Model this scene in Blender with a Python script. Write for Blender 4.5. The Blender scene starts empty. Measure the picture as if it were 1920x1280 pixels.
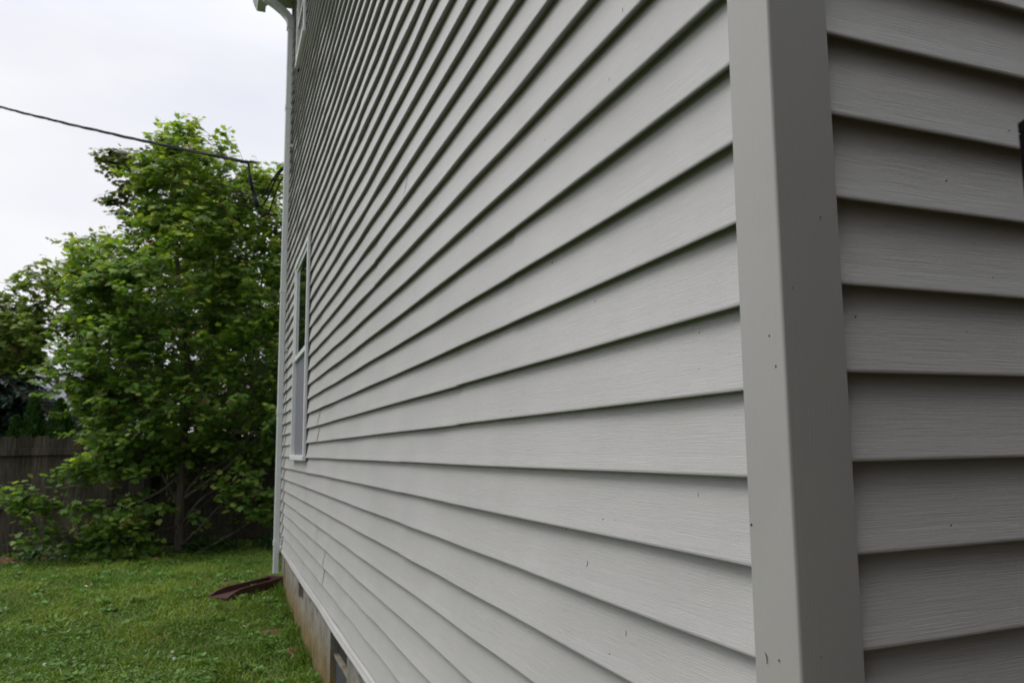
import bpy, math, random
import numpy as np
from mathutils import Vector, Matrix

R = math.radians
rng = np.random.default_rng(7)
random.seed(11)
scene = bpy.context.scene
COL = scene.collection

# ------------------------------------------------------------------ camera
cam = bpy.data.cameras.new('camera')
camo = bpy.data.objects.new('camera', cam)
COL.objects.link(camo)
scene.camera = camo
yaw, pitch, roll = 0.41457, 0.12381, -0.01789
fwd = Vector((math.sin(yaw) * math.cos(pitch), math.cos(yaw) * math.cos(pitch), math.sin(pitch)))
r0 = Vector((math.cos(yaw), -math.sin(yaw), 0))
u0 = r0.cross(fwd)
rt = r0 * math.cos(roll) + u0 * math.sin(roll)
up = -r0 * math.sin(roll) + u0 * math.cos(roll)
M = Matrix((rt, up, -fwd)).transposed().to_4x4()
M.translation = Vector((-0.5676, -0.7160, 0.0391))
camo.matrix_world = M
cam.sensor_width = 36
cam.lens = 28.53
cam.shift_x = -0.0619
cam.shift_y = 0.0047
cam.clip_start = 0.02
cam.clip_end = 2000
cam.dof.use_dof = True
cam.dof.focus_distance = 1.5
cam.dof.aperture_fstop = 9.0

# ------------------------------------------------------------------ sky, sun
SUN_EL, SUN_AZ = 52.0, -70.0          # azimuth from +Y towards -X
w = bpy.data.worlds.new('World')
scene.world = w
w.use_nodes = True
nt = w.node_tree
nt.nodes.clear()
def N(t, kind, **kw):
    n = t.nodes.new(kind)
    for k, v in kw.items():
        setattr(n, k, v)
    return n
out = N(nt, 'ShaderNodeOutputWorld')
sky = N(nt, 'ShaderNodeTexSky', sky_type='NISHITA')
sky.sun_disc = False
sky.sun_elevation = R(SUN_EL)
sky.sun_rotation = R(SUN_AZ)
bg1 = N(nt, 'ShaderNodeBackground'); bg1.inputs[1].default_value = 0.10
nt.links.new(sky.outputs[0], bg1.inputs[0])
tc = N(nt, 'ShaderNodeTexCoord')
sep = N(nt, 'ShaderNodeSeparateXYZ')
nt.links.new(tc.outputs['Generated'], sep.inputs[0])
mr = N(nt, 'ShaderNodeMapRange')                      # overcast: brighter towards the zenith
mr.inputs['From Min'].default_value = 0.42
mr.inputs['From Max'].default_value = 1.0
mr.inputs['To Min'].default_value = 1.02
mr.inputs['To Max'].default_value = 2.5
nt.links.new(sep.outputs[2], mr.inputs['Value'])
mp = N(nt, 'ShaderNodeMapping'); mp.inputs['Scale'].default_value = (1.3, 1.3, 3.5)
nt.links.new(tc.outputs['Generated'], mp.inputs[0])
nz = N(nt, 'ShaderNodeTexNoise'); nz.inputs['Scale'].default_value = 2.1; nz.inputs['Detail'].default_value = 4
nt.links.new(mp.outputs[0], nz.inputs['Vector'])
cr = N(nt, 'ShaderNodeValToRGB')
cr.color_ramp.elements[0].position = 0.3; cr.color_ramp.elements[0].color = (0.82, 0.84, 0.92, 1)
cr.color_ramp.elements[1].position = 0.68; cr.color_ramp.elements[1].color = (1.0, 0.99, 1.0, 1)
nt.links.new(nz.outputs[0], cr.inputs[0])
bg2 = N(nt, 'ShaderNodeBackground')
nt.links.new(cr.outputs[0], bg2.inputs[0]); nt.links.new(mr.outputs[0], bg2.inputs[1])
ms = N(nt, 'ShaderNodeMixShader'); ms.inputs[0].default_value = 0.97
nt.links.new(bg1.outputs[0], ms.inputs[1]); nt.links.new(bg2.outputs[0], ms.inputs[2])
nt.links.new(ms.outputs[0], out.inputs[0])

sl = bpy.data.lights.new('sun', 'SUN')
sl.energy = 1.35
sl.angle = R(30)
sl.color = (1.0, 0.97, 0.92)
so = bpy.data.objects.new('sun', sl)
COL.objects.link(so)
az = R(SUN_AZ)
sd = Vector((math.sin(az) * math.cos(R(SUN_EL)), math.cos(az) * math.cos(R(SUN_EL)), math.sin(R(SUN_EL))))
so.rotation_euler = sd.to_track_quat('Z', 'Y').to_euler()

vs = scene.view_settings
vs.view_transform = 'Standard'; vs.look = 'None'; vs.gamma = 1; vs.exposure = 0.0
vs.use_curve_mapping = False
scene.cycles.max_bounces = 8
scene.cycles.transparent_max_bounces = 8

# ------------------------------------------------------------------ helpers
class MB:
    """collects shapes and links them as ONE mesh object"""
    def __init__(s): s.v = []; s.f = []
    def add(s, vs_, fs_):
        b = len(s.v); s.v += [tuple(a) for a in vs_]; s.f += [tuple(i + b for i in f) for f in fs_]
    def box(s, x0, x1, y0, y1, z0, z1):
        s.add([(x0,y0,z0),(x1,y0,z0),(x1,y1,z0),(x0,y1,z0),(x0,y0,z1),(x1,y0,z1),(x1,y1,z1),(x0,y1,z1)],
              [(0,3,2,1),(4,5,6,7),(0,1,5,4),(1,2,6,5),(2,3,7,6),(3,0,4,7)])
    def bbox(s, x0, x1, y0, y1, z0, z1, b=.003):
        """box with chamfered vertical and horizontal edges"""
        import bmesh
        bm = bmesh.new()
        g = bmesh.ops.create_cube(bm, size=1)
        for v in bm.verts:
            v.co = Vector(((x0+x1)/2 + v.co.x*(x1-x0), (y0+y1)/2 + v.co.y*(y1-y0), (z0+z1)/2 + v.co.z*(z1-z0)))
        bmesh.ops.bevel(bm, geom=bm.edges[:], offset=b, segments=2, affect='EDGES', profile=.5)
        bm.verts.index_update()
        s.add([v.co[:] for v in bm.verts], [[v.index for v in f.verts] for f in bm.faces])
        bm.free()
    def tube(s, pts, rad, n=8, cap=True):
        pts = [Vector(p) for p in pts]
        if not hasattr(rad, '__len__'): rad = [rad] * len(pts)
        rings = []
        prev = None
        for i, p in enumerate(pts):
            d = (pts[min(i+1, len(pts)-1)] - pts[max(i-1, 0)]).normalized()
            if prev is None:
                a = d.orthogonal().normalized()
            else:
                a = (prev - d * prev.dot(d)).normalized()
            prev = a
            b = d.cross(a)
            rings.append([p + (a*math.cos(t) + b*math.sin(t)) * rad[i] for t in [2*math.pi*k/n for k in range(n)]])
        base = len(s.v)
        for r in rings: s.v += [tuple(q) for q in r]
        for i in range(len(pts)-1):
            for k in range(n):
                a = base + i*n + k; b2 = base + i*n + (k+1) % n
                s.f.append((a, b2, b2 + n, a + n))
        if cap:
            s.f.append(tuple(base + k for k in range(n))[::-1])
            s.f.append(tuple(base + (len(pts)-1)*n + k for k in range(n)))
    def sweep(s, prof, pts, closed=True, cap=True):
        """prof: list of (a,b); pts: list of (origin, A vector, B vector)"""
        base = len(s.v); m = len(prof)
        for o, A, B in pts:
            o, A, B = Vector(o), Vector(A), Vector(B)
            s.v += [tuple(o + A*a + B*b) for a, b in prof]
        for i in range(len(pts)-1):
            for k in range(m if closed else m-1):
                a = base + i*m + k; b = base + i*m + (k+1) % m
                s.f.append((a, b, b+m, a+m))
        if cap and closed:
            s.f.append(tuple(base + k for k in range(m))[::-1])
            s.f.append(tuple(base + (len(pts)-1)*m + k for k in range(m)))
    def build(s, name, mat, parent=None, smooth=False, loc=None):
        me = bpy.data.meshes.new(name)
        me.from_pydata(s.v, [], s.f)
        if smooth: me.polygons.foreach_set('use_smooth', [True]*len(me.polygons))
        me.materials.append(mat)
        o = bpy.data.objects.new(name, me)
        COL.objects.link(o)
        if parent: o.parent = parent
        if loc: o.location = loc
        return o

def tag(o, label=None, cat=None, group=None, kind=None):
    if label: o['label'] = label
    if cat: o['category'] = cat
    if group: o['group'] = group
    if kind: o['kind'] = kind
    return o
def empty(name, loc=(0,0,0)):
    o = bpy.data.objects.new(name, None); COL.objects.link(o); o.location = loc
    o.empty_display_size = .1
    return o
def child(o, root):
    """parent o (built in world coordinates) to root keeping its place"""
    o.parent = root
    o.location = -Vector(root.location)
    return o

def np_mesh(name, V, F, mat, parent=None, col=None, smooth=False):
    """V (n,3), F (m,k) arrays -> one mesh object; col: per-vertex tint"""
    me = bpy.data.meshes.new(name)
    k = F.shape[1]
    me.vertices.add(len(V)); me.vertices.foreach_set('co', V.astype(np.float32).ravel())
    me.loops.add(F.size); me.loops.foreach_set('vertex_index', F.astype(np.int32).ravel())
    me.polygons.add(len(F))
    me.polygons.foreach_set('loop_start', np.arange(0, F.size, k, dtype=np.int32))
    me.polygons.foreach_set('loop_total', np.full(len(F), k, dtype=np.int32))
    if smooth: me.polygons.foreach_set('use_smooth', np.ones(len(F), dtype=bool))
    me.update()
    if col is not None:
        a = me.color_attributes.new('tint', 'FLOAT_COLOR', 'POINT')
        c = np.ones((len(V), 4), np.float32); c[:, :3] = col
        a.data.foreach_set('color', c.ravel())
    me.materials.append(mat)
    o = bpy.data.objects.new(name, me); COL.objects.link(o)
    if parent is not None: child(o, parent)
    return o

# ------------------------------------------------------------------ materials
def mat(name, color, rough=.6, spec=.5, metal=0):
    m = bpy.data.materials.new(name); m.use_nodes = True
    b = m.node_tree.nodes['Principled BSDF']
    b.inputs['Base Color'].default_value = (*color, 1)
    b.inputs['Roughness'].default_value = rough
    b.inputs['Specular IOR Level'].default_value = spec
    b.inputs['Metallic'].default_value = metal
    return m, m.node_tree, b
def ramp(t, fac, stops):
    c = N(t, 'ShaderNodeValToRGB')
    e = c.color_ramp.elements
    while len(e) < len(stops): e.new(.5)
    for i, (p, co) in enumerate(stops):
        e[i].position = p; e[i].color = (*co, 1)
    t.links.new(fac, c.inputs[0])
    return c.outputs[0]
def noise(t, scale=(1,1,1), s=5, detail=3, rough=.5, dist=0, coord='Object'):
    c = N(t, 'ShaderNodeTexCoord'); m = N(t, 'ShaderNodeMapping')
    m.inputs['Scale'].default_value = scale
    t.links.new(c.outputs[coord], m.inputs[0])
    n = N(t, 'ShaderNodeTexNoise')
    n.inputs['Scale'].default_value = s; n.inputs['Detail'].default_value = detail
    n.inputs['Roughness'].default_value = rough; n.inputs['Distortion'].default_value = dist
    t.links.new(m.outputs[0], n.inputs['Vector'])
    return n.outputs[0]
def mixc(t, fac, a, b, mode='MIX'):
    m = N(t, 'ShaderNodeMix', data_type='RGBA', blend_type=mode)
    for sock, val in ((m.inputs[0], fac), (m.inputs[6], a), (m.inputs[7], b)):
        if isinstance(val, (int, float)): sock.default_value = val
        elif isinstance(val, tuple): sock.default_value = (*val, 1)
        else: t.links.new(val, sock)
    return m.outputs[2]
def bump(t, b, h, strength=.3, dist=.01, prev=None):
    n = N(t, 'ShaderNodeBump')
    n.inputs['Strength'].default_value = strength; n.inputs['Distance'].default_value = dist
    t.links.new(h, n.inputs['Height'])
    if prev is not None: t.links.new(prev, n.inputs['Normal'])
    t.links.new(n.outputs[0], b.inputs['Normal'])
    return n.outputs[0]

def vinyl(name, along, color):
    """embossed wood-grain vinyl: long wavy ridges running along one axis"""
    m, t, b = mat(name, color, .42, .45)
    al, ac = 7.0, 1100.0
    sc = {'y': (0, al, ac), 'x': (al, 0, ac), 'z': (ac*.5, ac*.5, al*.6)}[along]
    c = N(t, 'ShaderNodeTexCoord')
    # gentle waviness of the grain
    wn = N(t, 'ShaderNodeTexNoise'); wn.inputs['Scale'].default_value = 9; wn.inputs['Detail'].default_value = 2
    t.links.new(c.outputs['Object'], wn.inputs['Vector'])
    sub = N(t, 'ShaderNodeVectorMath', operation='SUBTRACT'); sub.inputs[1].default_value = (.5, .5, .5)
    t.links.new(wn.outputs[1], sub.inputs[0])
    scl = N(t, 'ShaderNodeVectorMath', operation='SCALE'); scl.inputs['Scale'].default_value = .004
    t.links.new(sub.outputs[0], scl.inputs[0])
    ad = N(t, 'ShaderNodeVectorMath', operation='ADD')
    t.links.new(c.outputs['Object'], ad.inputs[0]); t.links.new(scl.outputs[0], ad.inputs[1])
    mpn = N(t, 'ShaderNodeMapping'); mpn.inputs['Scale'].default_value = sc
    t.links.new(ad.outputs[0], mpn.inputs[0])
    g = N(t, 'ShaderNodeTexNoise'); g.inputs['Scale'].default_value = 1.0; g.inputs['Detail'].default_value = 2.5
    g.inputs['Roughness'].default_value = .55
    t.links.new(mpn.outputs[0], g.inputs['Vector'])
    gr = N(t, 'ShaderNodeMapRange'); gr.inputs['From Min'].default_value = .32; gr.inputs['From Max'].default_value = .62
    t.links.new(g.outputs[0], gr.inputs[0])
    bump(t, b, gr.outputs[0], (.38 if along != 'z' else .2), .0009)
    big = noise(t, (1, 1, 1), 2.2, 5, .6)
    col = ramp(t, big, [(.3, tuple(c_*.93 for c_ in color)), (.7, tuple(c_*1.05 for c_ in color))])
    sp = noise(t, (1, 1, 1), 60, 3, .7)
    dirt = ramp(t, sp, [(.0, (.8, .79, .76)), (.38, (1, 1, 1))])
    col = mixc(t, .5, col, dirt, 'MULTIPLY')
    t.links.new(col, b.inputs['Base Color'])
    return m

SID = (0.405, 0.396, 0.386)
M_sidL = vinyl('siding vinyl side wall', 'y', SID)
M_sidR = vinyl('siding vinyl gable wall', 'x', SID)
M_post = vinyl('corner post vinyl', 'z', (0.326, 0.317, 0.303))
def plain(name, color, rough=.5, var=.08, s=4, bumpy=0, bs=40, metal=0, spec=.5):
    m, t, b = mat(name, color, rough, spec, metal)
    n = noise(t, (1,1,1), s, 5, .6)
    t.links.new(ramp(t, n, [(.3, tuple(c*(1-var) for c in color)), (.7, tuple(min(1, c*(1+var)) for c in color))]), b.inputs['Base Color'])
    if bumpy: bump(t, b, noise(t, (1,1,1), bs, 4, .6), bumpy, .004)
    return m
M_white = plain('white vinyl', (.62, .64, .63), .4, .05)
M_trim = plain('bottom trim vinyl', (.43, .42, .41), .4, .05)
M_spout = plain('painted aluminium', (.50, .53, .52), .4, .06, 3)
M_gutter = plain('gutter enamel', (.52, .52, .50), .4, .06, 3)
M_soffit = plain('soffit vinyl', (.38, .37, .33), .6, .06, 3)
M_dark = plain('painted recess shade', (.008, .008, .009), .8, .2)  # near-black colour paints the shade inside the shallow vent openings
M_screen = plain('insect screen', (.125, .13, .15), .8, .06, 20)
M_roof = plain('roof shingle', (.10, .10, .105), .9, .3, 12, .6)
M_lantern = plain('black enamel', (.004, .004, .004), .9, .2, spec=.05)
M_cable = plain('black cable', (.007, .007, .008), .8, .2, spec=.2)
M_steel = plain('galvanised steel', (.32, .33, .34), .45, .1, metal=.6)
M_maroon = plain('maroon plastic', (.060, .022, .022), .5, .25, 9)
M_sheath = plain('sheathing', (.08, .08, .08), .9, .1)

m, t, b = mat('window glass', (.01, .014, .013), .03, .9)
M_glass = m

# foundation: parged block, stained by soil at its foot
m, t, b = mat('concrete foundation', (.3, .29, .27), .9, .3)
n1 = noise(t, (1,1,1), 7, 6, .65)
c1 = ramp(t, n1, [(.28, (.13, .12, .10)), (.5, (.235, .22, .19)), (.75, (.33, .32, .29))])
sep = N(t, 'ShaderNodeSeparateXYZ'); tcx = N(t, 'ShaderNodeTexCoord'); t.links.new(tcx.outputs['Object'], sep.inputs[0])
st = N(t, 'ShaderNodeMapRange'); st.inputs['From Min'].default_value = -1.33; st.inputs['From Max'].default_value = -.93
st.inputs['To Min'].default_value = 1.1; st.inputs['To Max'].default_value = 0
t.links.new(sep.outputs[2], st.inputs[0])
n2 = noise(t, (1, 2, 1), 5, 5, .65)
mm = N(t, 'ShaderNodeMath', operation='MULTIPLY'); t.links.new(st.outputs[0], mm.inputs[0]); t.links.new(n2, mm.inputs[1])
stain = ramp(t, mm.outputs[0], [(.06, (1, 1, 1)), (.36, (.78, .60, .30))])
c2 = mixc(t, 1.0, c1, stain, 'MULTIPLY')
sp = noise(t, (1,1,1), 26, 3, .8)
c2 = mixc(t, 1.0, c2, ramp(t, sp, [(.33, (.35, .32, .28)), (.37, (1, 1, 1))]), 'MULTIPLY')
t.links.new(c2, b.inputs['Base Color'])
bump(t, b, noise(t, (1,1,1), 22, 7, .75), .9, .02)
M_found = m

def leaf_mat(name, base, trans=.45, gloss=.35):
    m = bpy.data.materials.new(name); m.use_nodes = True
    t = m.node_tree; t.nodes.clear()
    o = N(t, 'ShaderNodeOutputMaterial')
    at = N(t, 'ShaderNodeAttribute'); at.attribute_name = 'tint'
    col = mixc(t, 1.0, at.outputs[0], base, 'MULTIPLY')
    p = N(t, 'ShaderNodeBsdfPrincipled'); p.inputs['Roughness'].default_value = .48
    p.inputs['Specular IOR Level'].default_value = gloss
    t.links.new(col, p.inputs['Base Color'])
    tr = N(t, 'ShaderNodeBsdfTranslucent')
    t.links.new(mixc(t, 1.0, col, (1.1, 1.12, .42), 'MULTIPLY'), tr.inputs[0])
    mx = N(t, 'ShaderNodeMixShader'); mx.inputs[0].default_value = trans
    t.links.new(p.outputs[0], mx.inputs[1]); t.links.new(tr.outputs[0], mx.inputs[2])
    t.links.new(mx.outputs[0], o.inputs[0])
    return m
M_maple = leaf_mat('maple leaf', (1, 1, 1), .52)
M_needle = leaf_mat('needle foliage', (1, 1, 1), .12, .2)
M_grassb = leaf_mat('grass blade', (1, 1, 1), .35, .3)
m, t, b = mat('bark', (.07, .058, .045), .9, .2)
n = noise(t, (6, 6, 1), 8, 5, .6)
t.links.new(ramp(t, n, [(.3, (.035, .03, .024)), (.7, (.11, .095, .078))]), b.inputs['Base Color'])
bump(t, b, n, .7, .01)
M_bark = m

# weathered fence wood
m, t, b = mat('weathered fence wood', (.08, .07, .06), .9, .2)
n = noise(t, (9, 9, .8), 6, 6, .65)
n3 = noise(t, (5.46, 1, .05), 1, 0)
cc = ramp(t, n, [(.3, (.030, .026, .021)), (.55, (.066, .060, .051)), (.78, (.125, .116, .102))])
cc = mixc(t, 1.0, cc, ramp(t, noise(t, (1, 1, 1), 1.3, 4, .6), [(.3, (.6, .62, .55)), (.7, (1.15, 1.1, 1.05))]), 'MULTIPLY')
c = N(t, 'ShaderNodeTexCoord'); sx = N(t, 'ShaderNodeSeparateXYZ'); t.links.new(c.outputs['Object'], sx.inputs[0])
dv = N(t, 'ShaderNodeMath', operation='MULTIPLY_ADD'); dv.inputs[1].default_value = 1/.183; dv.inputs[2].default_value = 5.1/.183 + .02 + 1.3/.183*0
t.links.new(sx.outputs[0], dv.inputs[0])
fl_ = N(t, 'ShaderNodeMath', operation='FLOOR'); t.links.new(dv.outputs[0], fl_.inputs[0])
wn = N(t, 'ShaderNodeTexWhiteNoise', noise_dimensions='1D'); t.links.new(fl_.outputs[0], wn.inputs['W'])
cc = mixc(t, 1.0, cc, ramp(t, wn.outputs[0], [(0, (.62, .60, .56)), (1, (1.5, 1.48, 1.42))]), 'MULTIPLY')
t.links.new(cc, b.inputs['Base Color'])
bump(t, b, n, .6, .01)
M_fence = m

# lawn soil and turf
m, t, b = mat('turf', (.05, .09, .02), .95, .1)
n = noise(t, (1,1,1), 3.0, 8, .7)
c1 = ramp(t, n, [(.30, (.028, .040, .010)), (.48, (.045, .075, .015)), (.68, (.075, .105, .024))])
n = noise(t, (1,1,1), 26, 5, .75)
c1 = mixc(t, 1.0, c1, ramp(t, n, [(.3, (.45, .4, .35)), (.6, (1.1, 1.1, 1.0))]), 'MULTIPLY')
t.links.new(c1, b.inputs['Base Color'])
bump(t, b, noise(t, (1,1,1), 45, 5, .7), .8, .03)
M_turf = m
m, t, b = mat('bare clay soil', (.2, .1, .05), .95, .1)
n = noise(t, (1,1,1), 30, 6, .7)
t.links.new(ramp(t, n, [(.3, (.06, .040, .024)), (.55, (.15, .088, .048)), (.8, (.24, .155, .09))]), b.inputs['Base Color'])
bump(t, b, n, .9, .02)
M_soil = m

# ------------------------------------------------------------------ ground
def gz(x, y):
    """height of the lawn (arrays or floats)"""
    x = np.asarray(x, float); y = np.asarray(y, float)
    base = np.interp(y, [-30, 0, 4.4, 5.9, 6.7, 7.4, 8.5, 10.0, 12, 40, 400], [-1.42, -1.36, -1.30, -1.31, -1.26, -1.20, -1.17, -1.17, -1.19, -1.25, -1.3])
    b = .012*np.sin(x*2.1+y*1.3) + .010*np.sin(x*5.2-y*3.1+1) + .006*np.sin(x*11.+y*9.)
    return base + b
def axis(lo, hi, d0, d1, step):
    a = list(np.arange(lo, hi, step))
    x = hi; s_ = step
    while x < d1: a.append(x); s_ *= 1.35; x += s_
    a.append(d1)
    x = lo; s_ = step; pre = []
    while x > d0: s_ *= 1.35; x -= s_; pre.append(max(x, d0))
    return np.array(sorted(set(pre + a)))
gx = axis(-5, 2, -500, 500, .16); gy = axis(2.5, 13, -400, 900, .16)
X, Y = np.meshgrid(gx, gy)
Z = gz(X, Y)
V = np.stack([X.ravel(), Y.ravel(), Z.ravel()], 1)
nx, ny = len(gx), len(gy)
I = np.arange(nx*ny).reshape(ny, nx)
F = np.stack([I[:-1, :-1].ravel(), I[:-1, 1:].ravel(), I[1:, 1:].ravel(), I[1:, :-1].ravel()], 1)
g = np_mesh('ground', V, F, M_turf, smooth=True)
tag(g, kind='structure')

# bark mulch bed added out of view to darken and warm light on the gable
bx_, by_ = np.linspace(-.25, 6, 60), np.linspace(-1.35, .03, 20)
X, Y = np.meshgrid(bx_, by_)
V = np.stack([X.ravel(), Y.ravel(), (gz(X, Y) + .03 + .01*np.sin(X*37)*np.sin(Y*41)).ravel()], 1)
I = np.arange(1200).reshape(20, 60)
F = np.stack([I[:-1, :-1].ravel(), I[:-1, 1:].ravel(), I[1:, 1:].ravel(), I[1:, :-1].ravel()], 1)
g = np_mesh('added_mulch', V, F, plain('bark mulch', (.075, .042, .024), .95, .4, 30, .8, 60), smooth=True)
tag(g, kind='structure')

# ------------------------------------------------------------------ house
E_ = 0.1016          # lap exposure
D_ = 0.0185          # lap projection
house = empty('house', (0, 0, -1.3))
tag(house, 'two storey house clad in grey horizontal vinyl lap siding with a wide corner post', 'house')

def wob(seed, n=6, amp=.001, lo=.25, hi=2.2):
    r = random.Random(seed)
    tt = [(r.uniform(lo, hi)*2*math.pi/1.2, r.uniform(0, 6.28), r.uniform(.4, 1)) for _ in range(n)]
    return lambda y: amp*sum(a*math.sin(f*y+p) for f, p, a in tt)/1.8

PROF = [(D_+.006, .0095), (D_-.001, .0088), (.0030, .0008), (.0012, .0005), (.0002, .0020), (0.0, .0045)]
def lap(mb, side, k, a0, a1, z0, seams, seed):
    """one lap of siding along the wall; side 'L' runs in +Y at x=0, side 'R' runs in +X at y=0"""
    m_ = (k+1)//2
    cuts = [a0] + [s_ for s_ in seams if a0+.05 < s_ < a1-.05] + [a1]
    for i in range(len(cuts)-1):
        s0 = cuts[i]; s1 = cuts[i+1] + (.025 if i < len(cuts)-2 else 0)
        off = -.0009 if i % 2 == 0 else 0.0
        wx = wob((seed, m_, i).__hash__(), 6, .0014)
        wz = wob((seed, m_, i, 5).__hash__(), 5, .0009, .1, .9)
        ws = wob((seed, k, i, 9).__hash__(), 5, .0012, .3, 1.6)
        n_ = max(2, int((s1-s0)/.10))
        ys = np.linspace(s0, s1, n_+1)
        prof = PROF + [(D_*.25, E_*.25), (D_*.5, E_*.5), (D_*.75, E_*.75), (D_, E_), (D_+.0012, E_+.010)]
        pts = []
        zj = (random.Random((seed, m_, i, 77).__hash__()).uniform(-.0006, .0006))
        base = len(mb.v); m = len(prof)
        for y in ys:
            ox = off + wx(y); oz = wz(y) + zj
            for (px_, pz) in prof:
                q = px_ + ox + ws(y)*math.sin(math.pi*min(1, pz/E_))*.8
                zz = z0 + k*E_ + pz + oz
                mb.v.append((q, y, zz) if side == 'L' else (y, q, zz))
        for j in range(n_):
            for c in range(m-1):
                a = base + j*m + c
                f = (a, a+1, a+1+m, a+m)
                mb.f.append(f[::-1] if side == 'L' else f)
Y_END = 7.73
EAVE = 4.66
def seams_for(m_, L):
    known = {1: 1.33, -1: 2.03, -2: 1.287}
    s0 = known.get(m_, [1.31, 2.6, .9, 2.05, 3.1][(m_*7+3) % 5])
    return [s0 + 3.66*j*.9 for j in range(-1, 4) if .3 < s0 + 3.66*j*.9 < L-.3]
WIN1 = (5.30, 6.38, -.012, 1.60)
WIN2 = (6.15, 6.90, 3.60, 4.38)
mb = MB()
for k in range(-8, 46):
    z = k*E_
    sm = seams_for((k+1)//2, Y_END)
    spans = [(.058, Y_END-.02)]
    for (wy0, wy1, wz0, wz1) in (WIN1, WIN2):
        if z + E_*.55 > wz0 and z + E_*.3 < wz1:
            new = []
            for (a, c) in spans:
                if a < wy0 < c: new += [(a, wy0+.004), (wy1-.004, c)]
                else: new.append((a, c))
            spans = new
    for a, c in spans:
        lap(mb, 'L', k, a, c, 0, sm, 3)
o = mb.build('siding', M_sidL, smooth=False); child(o, house)
mb = MB()
for k in range(-9, 47):
    m_ = (k+1)//2
    lap(mb, 'R', k, .062, 9.0, .0168, [2.4+((m_*5) % 3)*.5, 5.8+((m_*5) % 3)*.4], 8)
o = mb.build('siding', M_sidR); child(o, house)
o['label'] = 'shaded gable end siding right of the corner post'
# sheathing behind the siding, and the upper gable triangle
mb = MB()
mb.box(.024, .16, .16, Y_END-.10, -.86, 4.62)
mb.box(.024, 8.98, .024, .16, -.86, 4.62)
mb.box(.16, 8.98, Y_END-.24, Y_END-.10, -.86, 4.62)
mb.box(8.88, 8.98, .16, Y_END-.24, -.86, 4.62)
o = mb.build('wall', M_sheath); child(o, house)

# corner posts
def corner_post(cx, cy, sx, sy, z0, z1):
    """outside corner post; sx, sy = direction of the two wings"""
    t_ = .0105; wx_, wy_ = .0750+t_, .0684+t_
    # plan outline, corner rounded
    r_ = .004
    arc = [(r_-r_*math.cos(a), r_-r_*math.sin(a)) for a in [math.pi/2*i/5 for i in range(6)]]
    prof = [(D_+t_+.02, wy_-.004)] + [(D_+t_+.004, wy_), (.0015, wy_), (0, wy_-.0015)] + arc + [(wx_-.0015, 0), (wx_, .0015), (wx_, D_+t_+.004), (wx_-.004, D_+t_+.02)]
    mb = MB()
    n_ = 60
    base = 0
    m = len(prof)
    w1 = wob(3, 5, .0008, .2, 1.2)
    for i in range(n_+1):
        z = z0 + (z1-z0)*i/n_
        for (a, c) in prof:
            mb.v.append((cx + sx*(a-t_) + (w1(z) if a < .01 else 0), cy + sy*(c-t_), z))
    for i in range(n_):
        for c in range(m-1):
            a = i*m + c
            mb.f.append((a, a+1, a+1+m, a+m))
    o = mb.build('corner_post', M_post, smooth=True); child(o, house)
    md = o.modifiers.new('es', 'EDGE_SPLIT'); md.split_angle = R(28)
    return o
corner_post(0, 0, 1, 1, -.90, 4.66)
corner_post(0, Y_END, 1, -1, -.90, 4.66)

# bottom trim under the lowest lap: rounded ledge with a ridge, gently wavy
def trim(side, a0, a1, zo):
    mb = MB()
    prof = [(.022, .045), (.004, .043), (-.0015, .030), (-.0005, .026), (-.006, .020), (-.0075, .012), (-.006, .006), (.001, .001), (.012, -.002), (.030, -.002)]
    w1 = wob(21, 6, .0035, .15, .9); w2 = wob(22, 6, .0022, .2, 1.1)
    ys = np.linspace(a0, a1, 90)
    m = len(prof)
    for y in ys:
        for (a, c) in prof:
            mb.v.append((a + w2(y), y, zo + c + w1(y)) if side == 'L' else (y, a + w2(y), zo + c + w1(y)))
    for i in range(len(ys)-1):
        for c in range(m-1):
            a = i*m + c
            mb.f.append((a, a+1, a+1+m, a+m))
    o = mb.build('bottom_trim', M_trim, smooth=True); child(o, house)
trim('L', .067, Y_END-.03, -.872)
trim('R', .076, 8.9, -.90)

# foundation with recessed openings
VENTS = [(5.58, 5.95, -1.045, -.875), (3.42, 4.04, -1.50, -.875)]
mb = MB()
x0, x1 = .032, .23
ys = sorted([.05, Y_END-.03] + [v for q in VENTS for v in q[:2]])
def opening(y):
    for q in VENTS:
        if q[0] < y < q[1]: return q
for i in range(len(ys)-1):
    q = opening((ys[i]+ys[i+1])/2)
    if q is None: mb.box(x0, x1, ys[i], ys[i+1], -1.7, -.856)
    else:
        if q[2] > -1.3: mb.box(x0, x1, ys[i], ys[i+1], -1.7, q[2])
mb.box(.231, 8.95, .05, .23, -1.7, -.856)
mb.box(.231, 8.95, Y_END-.2, Y_END-.03, -1.7, -.856)
o = mb.build('foundation', M_found); child(o, house)
for i, q in enumerate(VENTS):
    mb = MB()
    if i == 0:
        mb.box(.062, .20, q[0]+.001, q[1]-.001, q[2]+.001, q[3]+.02)
        for j in range(6):
            zz = q[2] + .012 + j*.026
            mb.add([(.045, q[0]+.01, zz), (.045, q[1]-.01, zz), (.061, q[1]-.01, zz+.018), (.061, q[0]+.01, zz+.018)], [(0,1,2,3)])
        o = mb.build('foundation_vent', M_dark); child(o, house)
    else:
        mb.box(.075, .21, q[0]+.001, q[1]-.001, -1.05, q[3]+.02)
        mb.build('foundation_vent', M_dark)
        o = bpy.data.objects['foundation_vent.001']; child(o, house)
        mb = MB()
        mb.bbox(.052, .21, q[0]+.002, q[1]-.002, -1.072, -1.052, .004)
        o = mb.build('vent_sill', M_found); child(o, house)
        mb = MB()
        mb.box(.062, .21, q[0]+.001, q[1]-.001, -1.6, -1.079)
        o = mb.build('infill_panel', plain('dark block infill', (.03, .034, .036), .9, .2, 8, .5, 40)); child(o, house)

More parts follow.
